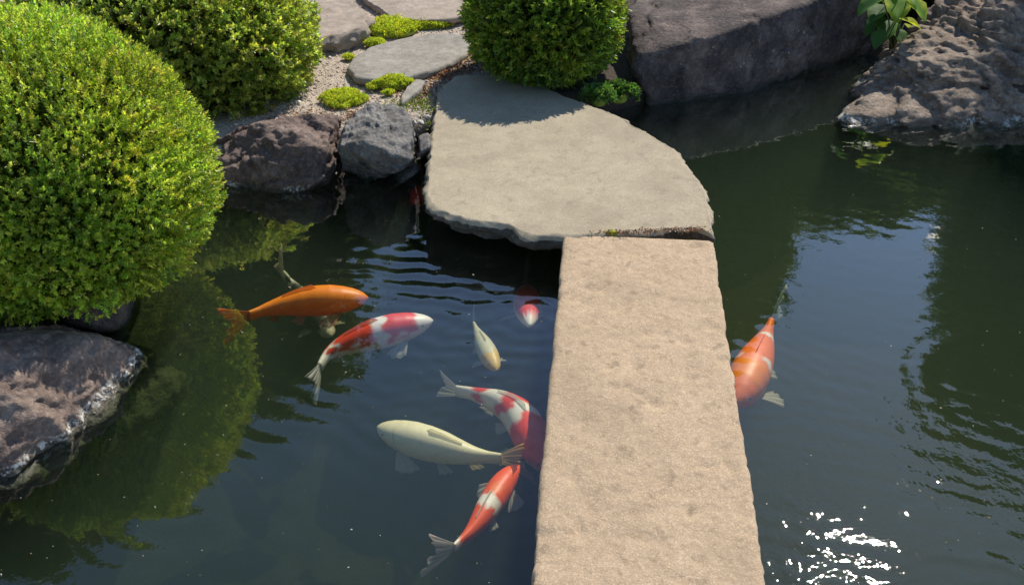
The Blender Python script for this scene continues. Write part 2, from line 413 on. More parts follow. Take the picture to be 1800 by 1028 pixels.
# ---- water: a closed body with ripples on its top
def water_h(X, Y):
    h = np.zeros_like(X); sh = X.shape
    p = np.stack([X.ravel(), Y.ravel(), np.zeros(X.size)], 1)
    calm = fbm(p * 1.1 + 5, 77, 3).reshape(sh)
    amp = .35 + .65 * sstep(-.25, .35, calm)
    # breeze waves, stronger out on the right-hand water in front
    br = .12 + .88 * sstep(.15, 1.2, X - .25 * (Y - 1.5)) * sstep(2.9, 1.6, Y) 
    warp = fbm(p * 2.3, 61, 3).reshape(sh); warp2 = fbm(p * 5.1 + 9, 62, 2).reshape(sh)
    for (ang, lam, a) in ((62, .11, .00042), (80, .075, .0003), (45, .057, .00021), (100, .05, .00016), (70, .034, .00008)):
        kx, ky = math.cos(R(ang)), math.sin(R(ang)); ph = 2 * math.pi / lam * (X * kx + Y * ky) + 3.4 * warp + 1.6 * warp2 + ang
        h += a * np.sin(ph) * amp * br * 1.35
    # rings left by the fish
    for (px, py, lam, a, w) in ((700, 455, .085, .0007, .34), (860, 470, .07, .0006, .3), (940, 545, .075, .0009, .55), (905, 830, .06, .0006, .38), (1310, 705, .06, .0003, .35), (760, 560, .05, .00025, .3), (860, 600, .055, .0004, .4), (735, 345, .07, .0004, .6), (1850, 700, .09, .0004, .5)):
        c = G(px, py); d = np.hypot(X - c[0], Y - c[1])
        h += a * np.sin(2 * math.pi * d / lam + 3.6 * warp + 2.0 * warp2) * np.exp(-(d / w) ** 2) * amp
    # bands of small waves running in below the landing stone, and a livelier patch by the near right
    for (px, py, rx, ry, ang, lam, a) in ((800, 500, .55, .42, 84, .085, .0009), (830, 640, .4, .3, 96, .06, .0004), (1480, 985, .42, .34, 70, .06, .0009), (1470, 990, .45, .36, 105, .038, .0004), (1720, 800, .5, .5, 68, .075, .0005), (1330, 715, .16, .1, 90, .06, .0004), (480, 700, .5, .5, 60, .095, .0007), (300, 860, .5, .4, 52, .12, .0009), (560, 590, .4, .3, 70, .07, .0003)):
        c = G(px, py); g = np.exp(-((X - c[0]) / rx) ** 2 - ((Y - c[1]) / ry) ** 2)
        h += a * g * np.sin(2 * math.pi / lam * (X * math.cos(R(ang)) + Y * math.sin(R(ang))) + 4.2 * warp + 3.6 * warp2 + px) * (.55 + .45 * warp2)
    h += .0009 * warp * .35
    return h
wx = np.concatenate([[-4.2, -3.4], np.arange(-2.6, 2.9, .011), [3.3, 4, 5, 7]])
wy = np.concatenate([[-2.0, -1, -.2, .4], np.arange(.95, 4.9, .011), [5.2, 5.6, 6.2]])
X, Y = np.meshgrid(wx, wy, indexing='ij'); Z = water_h(X, Y); nx, ny = X.shape
edge = np.zeros_like(Z); edge[0] = edge[-1] = 1; edge[:, 0] = edge[:, -1] = 1; Z = np.where(edge > 0, 0, Z)
V = np.stack([X.ravel(), Y.ravel(), Z.ravel()], 1).tolist(); idx = np.arange(nx * ny).reshape(nx, ny)
Fw = np.stack([idx[:-1, :-1], idx[1:, :-1], idx[1:, 1:], idx[:-1, 1:]], -1).reshape(-1, 4).tolist()
per = list(idx[:, 0]) + list(idx[-1, 1:]) + list(idx[-2::-1, -1]) + list(idx[0, -2:0:-1]); n0 = len(V); per = [int(a) for a in per]
for a in per: V.append([V[a][0], V[a][1], -1.3])
m = len(per)
for i in range(m): Fw.append((per[(i + 1) % m], per[i], n0 + i, n0 + (i + 1) % m))
Fw.append(tuple(n0 + i for i in reversed(range(m))))
k = N("pond_water"); k.n.remove(k.b); P = k.pos()
nb = k.noise(P, 30, 2, .5); nb2 = k.noise(P, 120, 2, .5)
sx = k.a("ShaderNodeSeparateXYZ", {0: P}).outputs
breeze = k.math('MULTIPLY', k.mr(sx[0], .3, .8, 0, 1), k.mr(sx[1], 2.5, 1.6, 0, 1))
breeze = k.math('MULTIPLY', breeze, k.mr(k.noise(P, 2.2, 3), .35, .6, .15, 1))
bmp = k.bump(k.math('ADD', nb, k.math('MULTIPLY', nb2, .05)), k.mr(breeze, 0, 1, .05, .68), .004)
inc = k.a("ShaderNodeNewGeometry").outputs["Incoming"]
dt = k.a("ShaderNodeVectorMath", {0: bmp, 1: inc}, operation='DOT_PRODUCT').outputs["Value"]
fr = k.math('MINIMUM', k.math('ADD', .038, k.math('MULTIPLY', 1.4, k.math('POWER', k.math('SUBTRACT', 1.0, k.math('MINIMUM', 1.0, k.math('ABSOLUTE', dt))), 3.0))), 1.0)
gl = k.a("ShaderNodeBsdfGlossy", {"Color": (1, 1, 1, 1), "Roughness": .014, "Normal": bmp}).outputs[0]
tr = k.a("ShaderNodeBsdfTransparent", {"Color": (.96, .98, .95, 1)}).outputs[0]
ms = k.a("ShaderNodeMixShader", {0: fr, 1: tr, 2: gl}).outputs[0]; k.l.new(ms, k.out.inputs[0])
vs = k.a("ShaderNodeVolumeScatter", {"Color": (.52, .74, .60, 1), "Density": .24, "Anisotropy": .2}).outputs[0]
va = k.a("ShaderNodeVolumeAbsorption", {"Color": (.46, .50, .16, 1), "Density": 1.7}).outputs[0]
k.l.new(k.a("ShaderNodeAddShader", {0: vs, 1: va}).outputs[0], k.out.inputs[1])
tag(obj("water", mesh_np("water", V, Fw), k.m), kind="structure")

# ================================================================== ROCKS AND STONES
M_BASALT = rock_mat("dark_basalt", (.034, .028, .028), (.095, .073, .066), (.24, .182, .155), 6, lichen=.8, flecks=.0, speck=.18)
M_RUGGED = rock_mat("rugged_lava_rock", (.14, .10, .07), (.27, .205, .15), (.40, .32, .245), 9, flecks=1.0, speck=.2, bump=1.0)
M_PURPLE = rock_mat("purple_lava_rock", (.085, .06, .052), (.17, .12, .10), (.30, .225, .185), 8, flecks=.9, speck=.25, bump=1.0)
M_SHORE = rock_mat("shore_lava_rock", (.12, .08, .065), (.23, .165, .13), (.36, .275, .215), 8, flecks=1.0, speck=.25, bump=1.0, band=(.024, .042), everywhere=True)
M_GREY = rock_mat("grey_rock", (.09, .083, .076), (.18, .168, .155), (.31, .295, .27), 7, flecks=.3, speck=.25)
M_SLAB = rock_mat("flat_stone", (.325, .27, .185), (.375, .315, .22), (.41, .35, .248), 3.0, speck=.3, wetdark=False, bump=.3, fine=150, patch=.25, marks=.35, stain=.4)
M_STEP = rock_mat("stepping_stone", (.23, .21, .18), (.31, .285, .245), (.38, .35, .30), 5, speck=.2, wetdark=False, bump=.4, fine=110)
M_BROWN = rock_mat("brown_flag_stone", (.26, .20, .155), (.38, .31, .25), (.45, .38, .31), 4, speck=.2, wetdark=False, bump=.5, fine=100)
M_ALGAE = rock_mat("algae_rock", (.02, .03, .006), (.03, .045, .008), (.05, .055, .012), 14, speck=.1, wetdark=False, bump=1.0)
M_GRANITE = rock_mat("bridge_granite", (.415, .306, .198), (.462, .342, .222), (.50, .372, .245), 8, speck=.45, wetdark=False, bump=.55, fine=190, patch=.3, marks=.55, stain=.45)
M_FLANK = rock_mat("shade_painted_flank", (.06, .056, .045), (.10, .092, .075), (.2, .185, .15), 7, speck=.2, bump=1.0)  # for the landing stone's side faces: their shade is put into the colour
M_PALE = rock_mat("pale_pebble", (.4, .38, .33), (.55, .52, .46), (.65, .62, .56), 9, speck=.2, wetdark=False, bump=.4)

# stone bridge: long plank of granite
def bridge():
    zt = .145; a0, a1 = G(990, 421, zt), G(1253, 411, zt); b0, b1 = G(935, 1028, zt), G(1347, 1028, zt)
    far = (a0 + a1) / 2; near = (b0 + b1) / 2; ax = far - near; ax /= np.linalg.norm(ax); near = far - ax * 4.3
    sx = np.array([ax[1], -ax[0], 0]); wd = (np.linalg.norm(a1 - a0) + np.linalg.norm(b1 - b0)) / 2; th = .12; Lg = 4.3
    hw = wd / 2; pr = []
    nT = 44
    for i in range(nT): pr.append((-hw + wd * i / nT, 0))
    for i in range(10): pr.append((hw, -th * i / 10))
    for i in range(14): pr.append((hw - wd * i / 14, -th))
    for i in range(10): pr.append((-hw, -th + th * i / 10))
    pr = np.array(pr); r = .014; inn = np.c_[np.clip(pr[:, 0], -hw + r, hw - r), np.clip(pr[:, 1], -th + r, -r)]
    dd = pr - inn; ln = np.linalg.norm(dd, axis=1)[:, None]; pr = inn + np.where(ln > r * .99, dd / (ln + 1e-9) * r, dd)
    outn = dd / (ln + 1e-9); n = len(pr); rows = [(0, 1 - .02)] + [(.004, .995)] ; st = np.linspace(.012, Lg - .012, 330)
    V = []
    def row(s, sc, cap=0):
        q = pr * 1.0; q[:, 1] = -th / 2 + (q[:, 1] + th / 2) * sc; q[:, 0] = q[:, 0] * (1 if cap == 0 else sc)
        # end edges stay straight apart from chips
        return q, s
    data = [row(0, .2, 1), row(0, .6, 1), row(0, .9, 1), row(.003, .97, 1)] + [row(s, 1.) for s in st] + [row(Lg - .003, .975, 1), row(Lg, .9, 1), row(Lg, .6, 1), row(Lg, .2, 1)]
    for q, s in data:
        Wp = near[None] + ax[None] * s + sx[None] * q[:, :1] + np.array([[0, 0, 1]]) * q[:, 1:]
        d = .006 * fbm(Wp * np.array([5, 5, 5]), 3, 4) + .0022 * fbm(Wp * 40, 4, 3)
        corner = np.exp(-((np.abs(q[:, 0]) - hw) / .02) ** 2)
        d = d + corner * .006 * np.minimum(fbm(Wp * 16, 8, 4), .1)
        pit = np.minimum(fbm(Wp * 24, 12, 2) + .28, 0) * .022
        nn = sx[None] * outn[:, :1] + np.array([[0, 0, 1]]) * outn[:, 1:]
        top = (q[:, 1] > -.004)
        nn = np.where(top[:, None] & (corner < .5)[:, None], np.array([[0, 0, 1.]]), nn)
        Wp = Wp + nn * (d + pit)[:, None] + ax[None] * ((.004 * fbm(Wp * 14, 15, 3))[:, None] if s in (0, Lg) else 0)
        V += Wp.tolist()
    Fs = []
    for i in range(len(data) - 1):
        for j in range(n): Fs.append((i * n + j, i * n + (j + 1) % n, (i + 1) * n + (j + 1) % n, (i + 1) * n + j))
    Fs.append(tuple(range(n))[::-1]); Fs.append(tuple((len(data) - 1) * n + j for j in range(n)))
    base = np.array([near[0], near[1], zt - th])
    o = obj("stone_bridge", mesh_np("stone_bridge", np.array(V) - base, Fs), M_GRANITE); o.location = base
    bm = bmesh.new(); bm.from_mesh(o.data); bmesh.ops.recalc_face_normals(bm, faces=bm.faces); bm.to_mesh(o.data); bm.free()
    tag(o, "long straight beige granite plank laid as a footbridge over the pond", "bridge")
bridge()

def GP(l, z): return [G(x, y, z) for x, y in l]
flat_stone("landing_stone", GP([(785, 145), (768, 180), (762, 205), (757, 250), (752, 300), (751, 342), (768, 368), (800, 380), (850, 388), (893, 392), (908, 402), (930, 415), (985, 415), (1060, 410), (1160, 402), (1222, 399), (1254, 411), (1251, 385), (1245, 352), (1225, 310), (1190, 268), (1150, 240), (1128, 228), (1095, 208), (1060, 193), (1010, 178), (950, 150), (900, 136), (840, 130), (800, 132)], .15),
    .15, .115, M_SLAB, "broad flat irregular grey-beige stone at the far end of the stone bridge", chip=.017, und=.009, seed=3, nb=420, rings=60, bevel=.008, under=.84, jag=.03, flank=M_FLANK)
# hidden supports
rock("pier_stone", [G(x, y, z) for x, y, z in [(1000, 420, .03), (1230, 420, .03), (1000, 430, -.8), (1240, 430, -.8), (960, 330, .035), (1200, 330, .035), (930, 320, -.8), (1200, 320, -.8), (940, 370, -.3)]],
     M_BASALT, "dark stone block under the joint of bridge and landing stone", sub=5, seed=61)
flat_stone("stepping_stone", GP([(607, 118), (622, 100), (650, 82), (700, 66), (770, 55), (818, 57), (838, 75), (812, 98), (770, 122), (700, 143), (655, 142), (622, 135)], .155), .155, .08, M_STEP,
    "smooth oval grey stepping stone between the moss clumps", seed=11, bevel=.02, chip=.01, und=.015, nb=200)
flat_stone("flag_stone", GP([(500, -30), (598, -22), (632, 5), (648, 30), (644, 44), (602, 56), (562, 66), (520, 70), (480, 40)], .22), .22, .14, M_BROWN,
    "thick brown flag stone beside the middle clipped shrub", seed=13, bevel=.014, chip=.02, und=.02, nb=220, jag=.03)
flat_stone("flag_stone", GP([(628, -12), (655, 8), (690, 30), (740, 37), (800, 33), (850, 22), (850, -60), (640, -60)], .17), .17, .07, M_BROWN,
    "broad flat pinkish flag stone above the bright moss, half in shade", seed=14, bevel=.012, chip=.015, und=.01, nb=220)
flat_stone("edging_stone", GP([(704, 172), (715, 152), (732, 137), (748, 140), (742, 155), (720, 172), (706, 182)], .15), .15, .05, M_STEP,
    "small pale slanting stone under the moss beside the oval stepping stone", seed=15, bevel=.015, chip=.008, nb=90, rings=14)

# big block boulder on the right of the far bank
rock("block_boulder", [G(1128, 222, -.1), G(1330, 190, -.1), G(1535, 122, -.1), Q(1108, 145, 4.52), Q(1118, 95, 4.58), Q(1185, 88, 4.72), Q(1245, 66, 4.62), Q(1330, 34, 4.82), Q(1430, 0, 5.02), Q(1540, -45, 5.35),
     Q(1150, -40, 5.6), Q(1400, -110, 6.2), Q(1560, -110, 6.3), Q(1100, 20, 5.0), G(1100, 190, -.5), G(1535, 130, -.5), G(1100, 60, -.5), G(1560, 20, -.5)],
     M_BASALT, "large dark block-shaped boulder with a smooth shaded face above the water", sub=7, p=90, amp=.018, freq=3.5, ridge=.022, rfreq=5, fineamp=.008, seed=21, cuts=10, cut=.95, strata=((-.75, .2, .6), 2.6, .03))
# rugged rock on the far right
rock("rugged_rock", [G(1470, 235, -.05), G(1500, 270, -.08), G(1640, 285, -.1), G(1830, 275, -.1), G(1990, 255, -.1), Q(1472, 190, 4.35), Q(1540, 130, 4.6), Q(1640, 60, 4.9), Q(1660, 0, 5.1), Q(1740, -60, 5.3), Q(1900, -70, 5.3), Q(2050, 0, 5.0), Q(1700, 120, 4.5),
     G(1480, 240, -.6), G(2000, 260, -.6), G(2000, 120, -.6), G(1560, 120, -.6), Q(1800, -50, 5.9)],
     M_RUGGED, "rugged light brown lava rock with deep pits, white crust at the waterline", sub=7, p=24, amp=.05, freq=3.6, ridge=-.13, rfreq=4.2, fineamp=.03, seed=34, cuts=14, cut=.86, strata=((.7, .1, .7), 8, .035))
# the two rocks beside the landing stone
rock("lava_rock", [G(392, 365, -.05), G(480, 372, -.05), G(560, 345, -.05), G(612, 318, -.05), Q(398, 245, 3.75), Q(440, 222, 3.85), Q(530, 190, 3.95), Q(585, 190, 3.95), Q(605, 225, 3.85), Q(470, 280, 3.62), Q(560, 290, 3.66),
     G(370, 300, -.5), G(620, 300, -.5), G(380, 370, -.5), Q(360, 260, 3.9), Q(560, 200, 4.05)],
     M_PURPLE, "purplish pitted lava rock half in the shade of the middle shrub", sub=7, p=40, amp=.04, freq=5, ridge=.03, rfreq=6, fineamp=.016, seed=41, cuts=14, cut=.84, strata=((-.3, -.5, .8), 9, .04))
rock("grey_rock", [Q(596, 256, 3.66), Q(642, 246, 3.62), Q(672, 262, 3.58), Q(704, 300, 3.56), Q(728, 280, 3.62), Q(740, 246, 3.74), Q(722, 203, 3.92), Q(690, 182, 4.0), Q(650, 184, 3.98), Q(612, 212, 3.86),
     G(606, 306, -.03), G(650, 318, -.03), G(700, 308, -.03), G(610, 290, -.4), G(715, 290, -.4), G(640, 318, -.4), Q(740, 220, 4.1)],
     M_GREY, "rounded blue-grey rock with sunlit top beside the lava rock", sub=7, p=70, amp=.02, freq=6, ridge=.03, rfreq=8, fineamp=.009, seed=44, cuts=9, cut=.84, strata=((.5, .3, .8), 8, .02))
rock("wedge_stone", [Q(734, 238, 3.84), Q(752, 232, 3.84), Q(758, 262, 3.74), Q(738, 274, 3.72), Q(735, 250, 3.95), Q(758, 240, 3.95), G(740, 285, -.1), G(762, 275, -.1), G(750, 240, -.1)],
     M_GREY, "small grey stone wedged between the blue-grey rock and landing stone", sub=5, amp=.01, freq=9, seed=45)
rock("sunken_slab", [G(728, 285, .06), G(742, 300, .04), G(690, 335, -.02), G(672, 343, -.05), G(665, 330, -.08), G(700, 300, .02), G(700, 290, -.2), G(740, 290, -.2), G(680, 340, -.25)],
     M_GREY, "tilted grey slab slipping into the water below the blue-grey rock", sub=5, amp=.01, freq=8, seed=46)
for i, (px, py, s, lb) in enumerate([(742, 214, .022, "white pebble on the gravel touching the landing stone edge"), (728, 216, .016, "smaller white pebble next to the blue-grey rock"), (752, 206, .013, "tiny pale pebble in the weeds by the landing stone")]):
    c = G(px, py, .13); pts = c + unit(RNG.normal(size=(14, 3))) * s * np.array([1.2, 1, .8]); rock("pebble", pts, M_PALE, lb, "pebble", sub=4, amp=.002, freq=20, seed=70 + i, group=None)
# left foreground
rock("shore_rock", [G(268, 634, -.03), G(232, 690, -.03), G(165, 770, -.03), G(60, 848, -.03), G(-60, 880, -.03), Q(245, 612, 2.62), G(180, 592, .16), G(90, 585, .23), G(0, 590, .28), G(-120, 620, .33), G(-250, 700, .3), G(60, 690, .17), G(-20, 760, .17),
     G(240, 620, -.6), G(100, 860, -.55), G(-100, 900, -.55), G(-300, 700, -.6), G(40, 560, -.1), G(-160, 590, .2)],
     M_SHORE, "layered purple-brown rock with white-flecked waterline below the left shrub", sub=7, p=40, amp=.025, freq=4, ridge=.035, rfreq=6, fineamp=.014, seed=52, cuts=8, cut=.9, strata=((.55, -.35, .75), 7.5, .045))
rock("dark_stone", [G(110, 570, .1), G(205, 590, .05), G(240, 560, 0), G(250, 500, .0), G(150, 480, .2), G(90, 500, .25), G(110, 590, -.5), G(245, 570, -.5), G(240, 480, -.5), G(90, 480, -.3)],
     M_BASALT, "dark stone tucked in the shadow under the left shrub", sub=6, amp=.02, freq=6, ridge=.02, seed=54)
rock("sunken_rock", [G(262, 640, -.1), G(325, 648, -.16), G(318, 690, -.2), G(240, 760, -.2), G(120, 850, -.2), G(90, 860, -.3), G(330, 690, -.7), G(120, 880, -.7), G(80, 800, -.5), G(230, 640, -.5), G(160, 770, -.1)],
     M_ALGAE, "algae-covered green rock lying underwater against the shore rock", sub=6, amp=.05, freq=6, ridge=.03, seed=56)

# gravel grains
def gravel():
    n = 13000; Vb, Fb = ico(1); pts = []
    px = RNG.uniform(400, 900, n * 3); py = RNG.uniform(-40, 235, n * 3)
    g = np.array([G(a, b, .12) for a, b in zip(px, py)]); ok = (sdist(g[:, 0], g[:, 1], shore) < -.09) & (g[:, 0] < -.05); g = g[ok][:n]
    zz = ground_h(g[:, 0], g[:, 1]); n = len(g); s = RNG.lognormal(-5.75, .45, n)
    Rr = unit(RNG.normal(size=(n, 3)))
    V = Vb[None] * s[:, None, None] * RNG.uniform(.6, 1.3, (n, 1, 3)) * np.array([1, 1, .7]) + np.stack([g[:, 0], g[:, 1], zz + s * .3], 1)[:, None]
    Fc = (Fb[None] + (np.arange(n) * len(Vb))[:, None, None]).reshape(-1, 3)
    me = mesh_np("gravel", V.reshape(-1, 3), Fc, False)
    colattr(me, palette(n, [(.55, .46, .37), (.42, .34, .27), (.66, .58, .5), (.3, .23, .18)], [4, 2, 2, 1]).repeat(len(Vb), 0))
    k = N("gravel_grain"); k.l.new(k.a("ShaderNodeVertexColor", layer_name="Col").outputs[0], k.b.inputs[0]); k.b.inputs["Roughness"].default_value = .9
    tag(obj("gravel", me, k.m), "pale loose gravel grains between the stones", "gravel", kind="stuff")
gravel()

# ================================================================== SHRUBS
YG = [(.41, .50, .07), (.30, .41, .055), (.53, .58, .11), (.17, .26, .04)]
bush("large bright yellow-green clipped shrub overhanging the shore rock", Q(68, 306, 2.95), (.582, .57, .545), 26000, 9, .03, .0145, .0072, YG, [4, 3, 1.5, 2], .10, 5, lump=.075, upbias=.5)
MG = [(.36, .43, .08), (.25, .33, .06), (.50, .54, .13), (.14, .19, .035)]
bush("wide mid-green clipped shrub beside the brown flag stone", Q(285, 72, 4.55), (.74, .58, .50), 12500, 8, .04, .022, .0125, MG, [4, 3, 1.5, 2], .12, 15, lump=.07, upbias=.3, spread=.9)
DG = [(.20, .29, .035), (.14, .22, .03), (.31, .38, .05), (.09, .14, .02)]
bush("dark green clipped shrub shading the landing stone", Q(957, 28, 4.72), (.385, .40, .40), 7500, 9, .045, .024, .011, DG, [4, 3, 1.5, 2], .12, 25, lump=.08, upbias=.2)

bush("small shrub added as the dark shade behind the broad-leaved plant", Q(1600, -25, 5.75), (.42, .3, .36), 2500, 8, .045, .028, .014, [(.05, .08, .012), (.035, .06, .01)], [1, 1], .1, 35, lump=.08, upbias=.2)  # added shrub, leaves coloured very dark to stand for the shade here

# ================================================================== KOI
def koi_mat():
    k = N("koi_skin"); A = k.a("ShaderNodeVertexColor", layer_name="Col").outputs[0]
    k.l.new(A, k.b.inputs[0]); k.b.inputs["Roughness"].default_value = .45
    t = k.a("ShaderNodeBsdfTranslucent", {"Color": A})
    ms = k.a("ShaderNodeMixShader", {0: .18, 1: k.b.outputs[0], 2: t.outputs[0]}); k.l.new(ms.outputs[0], k.out.inputs[0]); return k.m
MAT_KOI = koi_mat()
def fin_mat():
    k = N("koi_fin"); A = k.a("ShaderNodeVertexColor", layer_name="Col").outputs[0]
    k.l.new(A, k.b.inputs[0]); k.b.inputs["Roughness"].default_value = .5
    t = k.a("ShaderNodeBsdfTranslucent", {"Color": A}); tp = k.a("ShaderNodeBsdfTransparent")
    m1 = k.a("ShaderNodeMixShader", {0: .4, 1: k.b.outputs[0], 2: t.outputs[0]}); m2 = k.a("ShaderNodeMixShader", {0: .42, 1: m1.outputs[0], 2: tp.outputs[0]})
    k.l.new(m2.outputs[0], k.out.inputs[0]); return k.m
MAT_FIN = fin_mat()
k = N("koi_eye"); k.b.inputs[0].default_value = (.01, .01, .01, 1); k.b.inputs["Roughness"].default_value = .15; MAT_EYE = k.m
UU = np.array([0, .02, .06, .12, .2, .3, .42, .55, .68, .8, .9, 1.0])
WW = 1.22 * np.array([.012, .035, .058, .080, .096, .106, .104, .092, .070, .046, .028, .02])
HH = 1.15 * np.array([.012, .032, .055, .080, .102, .118, .120, .108, .084, .060, .046, .044])
def catmull(P, n):
    P = np.array(P); E = np.vstack([2 * P[0] - P[1], P, 2 * P[-1] - P[-2]]); out = []
    m = len(P) - 1
    for s in np.linspace(0, m, 400):
        i = min(int(s), m - 1); t = s - i; a, b, c, d = E[i:i + 4]
        out.append(.5 * (2 * b + (c - a) * t + (2 * a - 5 * b + 4 * c - d) * t * t + (3 * b - a - 3 * c + d) * t ** 3))
    out = np.array(out); L = np.concatenate([[0], np.cumsum(np.linalg.norm(np.diff(out, axis=0), axis=1))])
    s = np.linspace(0, L[-1], n); return np.stack([np.interp(s, L, out[:, k]) for k in range(3)], 1), L[-1]
def fin(name, root, col, base, A, B, L, nrm, ray_n=9, seg=5, fork=0., curl=.0, edge=None, taper=1.):
    ray_n = ray_n * 3 - 2; seg += 2
    """a fan of fin rays from the line base[0]..base[1]; A, B are the directions of its first and last ray"""
    V = []; base = np.array(base)
    for i in range(ray_n):
        t = i / (ray_n - 1); d = A * (1 - t) + B * t; d = d / np.linalg.norm(d)
        l = L * (1 - fork * (1 - abs(2 * t - 1))) * (1 - (1 - taper) * t)
        b = base[0] * (1 - t) + base[1] * t
        for j in range(seg):
            s = j / (seg - 1); V.append(b + d * l * s + nrm * (curl * l * s * s + .006 * L / .1 * math.sin(i * .8) * s))
    V = np.array(V); Fs = np.array([[i * seg + j, (i + 1) * seg + j, (i + 1) * seg + j + 1, i * seg + j + 1] for i in range(ray_n - 1) for j in range(seg - 1)])
    me = mesh_np(name, V, Fs); c = np.tile(np.array(col), (len(V), 1)); s = np.tile(np.linspace(0, 1, seg), ray_n)[:, None]
    e = np.array(edge if edge is not None else col); rayc = np.repeat(np.where(np.arange(ray_n) % 2 == 0, 1.0, .62), seg)[:, None]; colattr(me, np.clip((c * (1 - s) + e * s) * rayc, .003, .95))
    o = obj(name, me, MAT_FIN, root); md = o.modifiers.new("thickness", 'SOLIDIFY'); md.thickness = .0016; md.offset = 0
    return o
def koi(label, spine, tail_to, basec, patches, fat=1., fincol=None, seed=0, tailcol=None, roll=0., pec=(.9, .9), tall=1., tail_roll=0., taillen=None, sink=0.):
    """spine: (px, py, z) from snout to tail root"""
    P = [G(x, y, z - sink) for x, y, z in spine]; S, L = catmull(P, 150); n = len(S); T = np.gradient(S, axis=0); T = unit(T)
    up0 = np.array([0, 0, 1.]); SD = unit(np.cross(T, up0[None])); UP = np.cross(SD, T)
    SD2 = SD * math.cos(roll) + UP * math.sin(roll); UP = UP * math.cos(roll) - SD * math.sin(roll); SD = SD2
    u = np.linspace(0, 1, n); w = np.interp(u, UU, WW) * L * fat; h = np.interp(u, UU, HH) * L * fat * tall
    for _ in range(3):
        w[1:-1] = (w[:-2] + 2 * w[1:-1] + w[2:]) / 4; h[1:-1] = (h[:-2] + 2 * h[1:-1] + h[2:]) / 4
    K = 56; th = np.arange(K) / K * 2 * math.pi; c = S[n // 2]; base = np.array([c[0], c[1], c[2]])
    V = []; U2 = []; A2 = []
    for i in range(n):
        sx = np.sin(th); cy = np.cos(th)
        yy = np.where(cy > 0, cy * .98, cy * (1.02)); sh = np.sign(sx) * np.abs(sx) ** .9
        V.append(S[i] + SD[i] * (sh * w[i])[:, None] + UP[i] * (yy * h[i])[:, None]); U2.append(np.full(K, u[i])); A2.append(np.abs((th + math.pi) % (2 * math.pi) - math.pi))
    V = np.concatenate(V); U2 = np.concatenate(U2); A2 = np.concatenate(A2); sgn = np.tile(np.sin(th), n)
    V = np.vstack([V, S[0] - T[0] * .004, S[-1]]); U2 = np.append(U2, [0, 1]); A2 = np.append(A2, [0, 0]); sgn = np.append(sgn, [0, 0])
    Fs = [(i * K + j, i * K + (j + 1) % K, (i + 1) * K + (j + 1) % K, (i + 1) * K + j) for i in range(n - 1) for j in range(K)]
    q = n * K; Fs += [(q, (j + 1) % K, j) for j in range(K)] + [(q + 1, (n - 1) * K + j, (n - 1) * K + (j + 1) % K) for j in range(K)]
    root = empty("koi_fish", base); me = mesh_np("body", V - base, Fs)
    col = np.tile(np.array(basec), (len(V), 1)); pn = np.c_[U2 * 6, A2 * 1.2 * np.sign(sgn), np.full(len(U2), seed)]
    for (u0, u1, amax, cc) in patches:
        e = fbm(pn * 1.3, seed + int(u0 * 100), 3); eu = .08 * e; ea = .75 * e
        mk = sstep(-.022, .022, U2 + eu - u0) * sstep(-.022, .022, u1 - U2 + eu) * sstep(-.16, .16, amax + ea - A2)
        col = col * (1 - mk[:, None]) + np.array(cc) * mk[:, None]
    # gill cover line and paler belly
    col *= (1 - .22 * np.exp(-((U2 - .205 + .04 * np.cos(A2)) / .007) ** 2) * (A2 > .5))[:, None]
    col *= (1 + .08 * fbm(np.c_[U2 * 50, A2 * 9, np.zeros(len(U2))], seed + 4, 2))[:, None]
    ru = U2 * 44; rv = A2 / math.pi * 13 + (np.floor(ru) % 2) * .5; fu = ru % 1; fv = np.abs(rv % 1 - .5) * 2
    edge = sstep(.25, .0, np.abs(fu - .85 + .5 * fv ** 2)) * (U2 > .21) * (U2 < .97) * (A2 < 2.3)
    col *= (1 - .03 * edge)[:, None]
    colattr(me, np.clip(col, .003, .95)); obj("body", me, MAT_KOI, root)
    bm = bmesh.new(); bm.from_mesh(me); bmesh.ops.recalc_face_normals(bm, faces=bm.faces); bm.to_mesh(me); bm.free()
    fc = np.array(fincol if fincol is not None else basec); tc = np.array(tailcol if tailcol is not None else fc)
    at = lambda uu: int(round(uu * (n - 1)))
    def loc(uu, a, f=.96): i = at(uu); return S[i] + SD[i] * math.sin(a) * w[i] * f + UP[i] * math.cos(a) * h[i] * f - base
    # tail
    tt = G(*tail_to); td = tt - S[-1]; tl = np.linalg.norm(td) if taillen is None else taillen * L; td = td / np.linalg.norm(td)
    uq = UP[-1] * math.cos(tail_roll) + SD[-1] * math.sin(tail_roll); sq = np.cross(td, uq)
    i = n - 3
    fin("tail_fin", root, tc, [S[i] + uq * h[-1] * .8 - base, S[i] - uq * h[-1] * .8 - base], td + uq * .55, td - uq * .55, tl * 1.1, sq, 13, 7, .45, .12, edge=tc * .9 + .05)
    # dorsal
    i0, i1 = at(.40), at(.70); V3 = []; m2 = i1 - i0 + 1
    for i in range(i0, i1 + 1):
        f = (i - i0) / (i1 - i0); hh = .04 * L * fat * (sstep(0, .12, np.array(f)) * (1 - .55 * f))
        b = S[i] + UP[i] * h[i] * .95; lean = SD[i] * .25 + T[i] * .6
        for j in range(4): V3.append(b + (UP[i] + lean * .8) * hh * j / 3 - base)
    F3 = np.array([[a * 4 + j, (a + 1) * 4 + j, (a + 1) * 4 + j + 1, a * 4 + j + 1] for a in range(m2 - 1) for j in range(3)])
    me = mesh_np("dorsal_fin", np.array(V3), F3); dc = col[at(.5) * K]; colattr(me, np.tile(np.clip(dc * 1.05 + .06, 0, .9), (len(V3), 1)))
    o = obj("dorsal_fin", me, MAT_FIN, root); md = o.modifiers.new("thickness", 'SOLIDIFY'); md.thickness = .0016; md.offset = 0
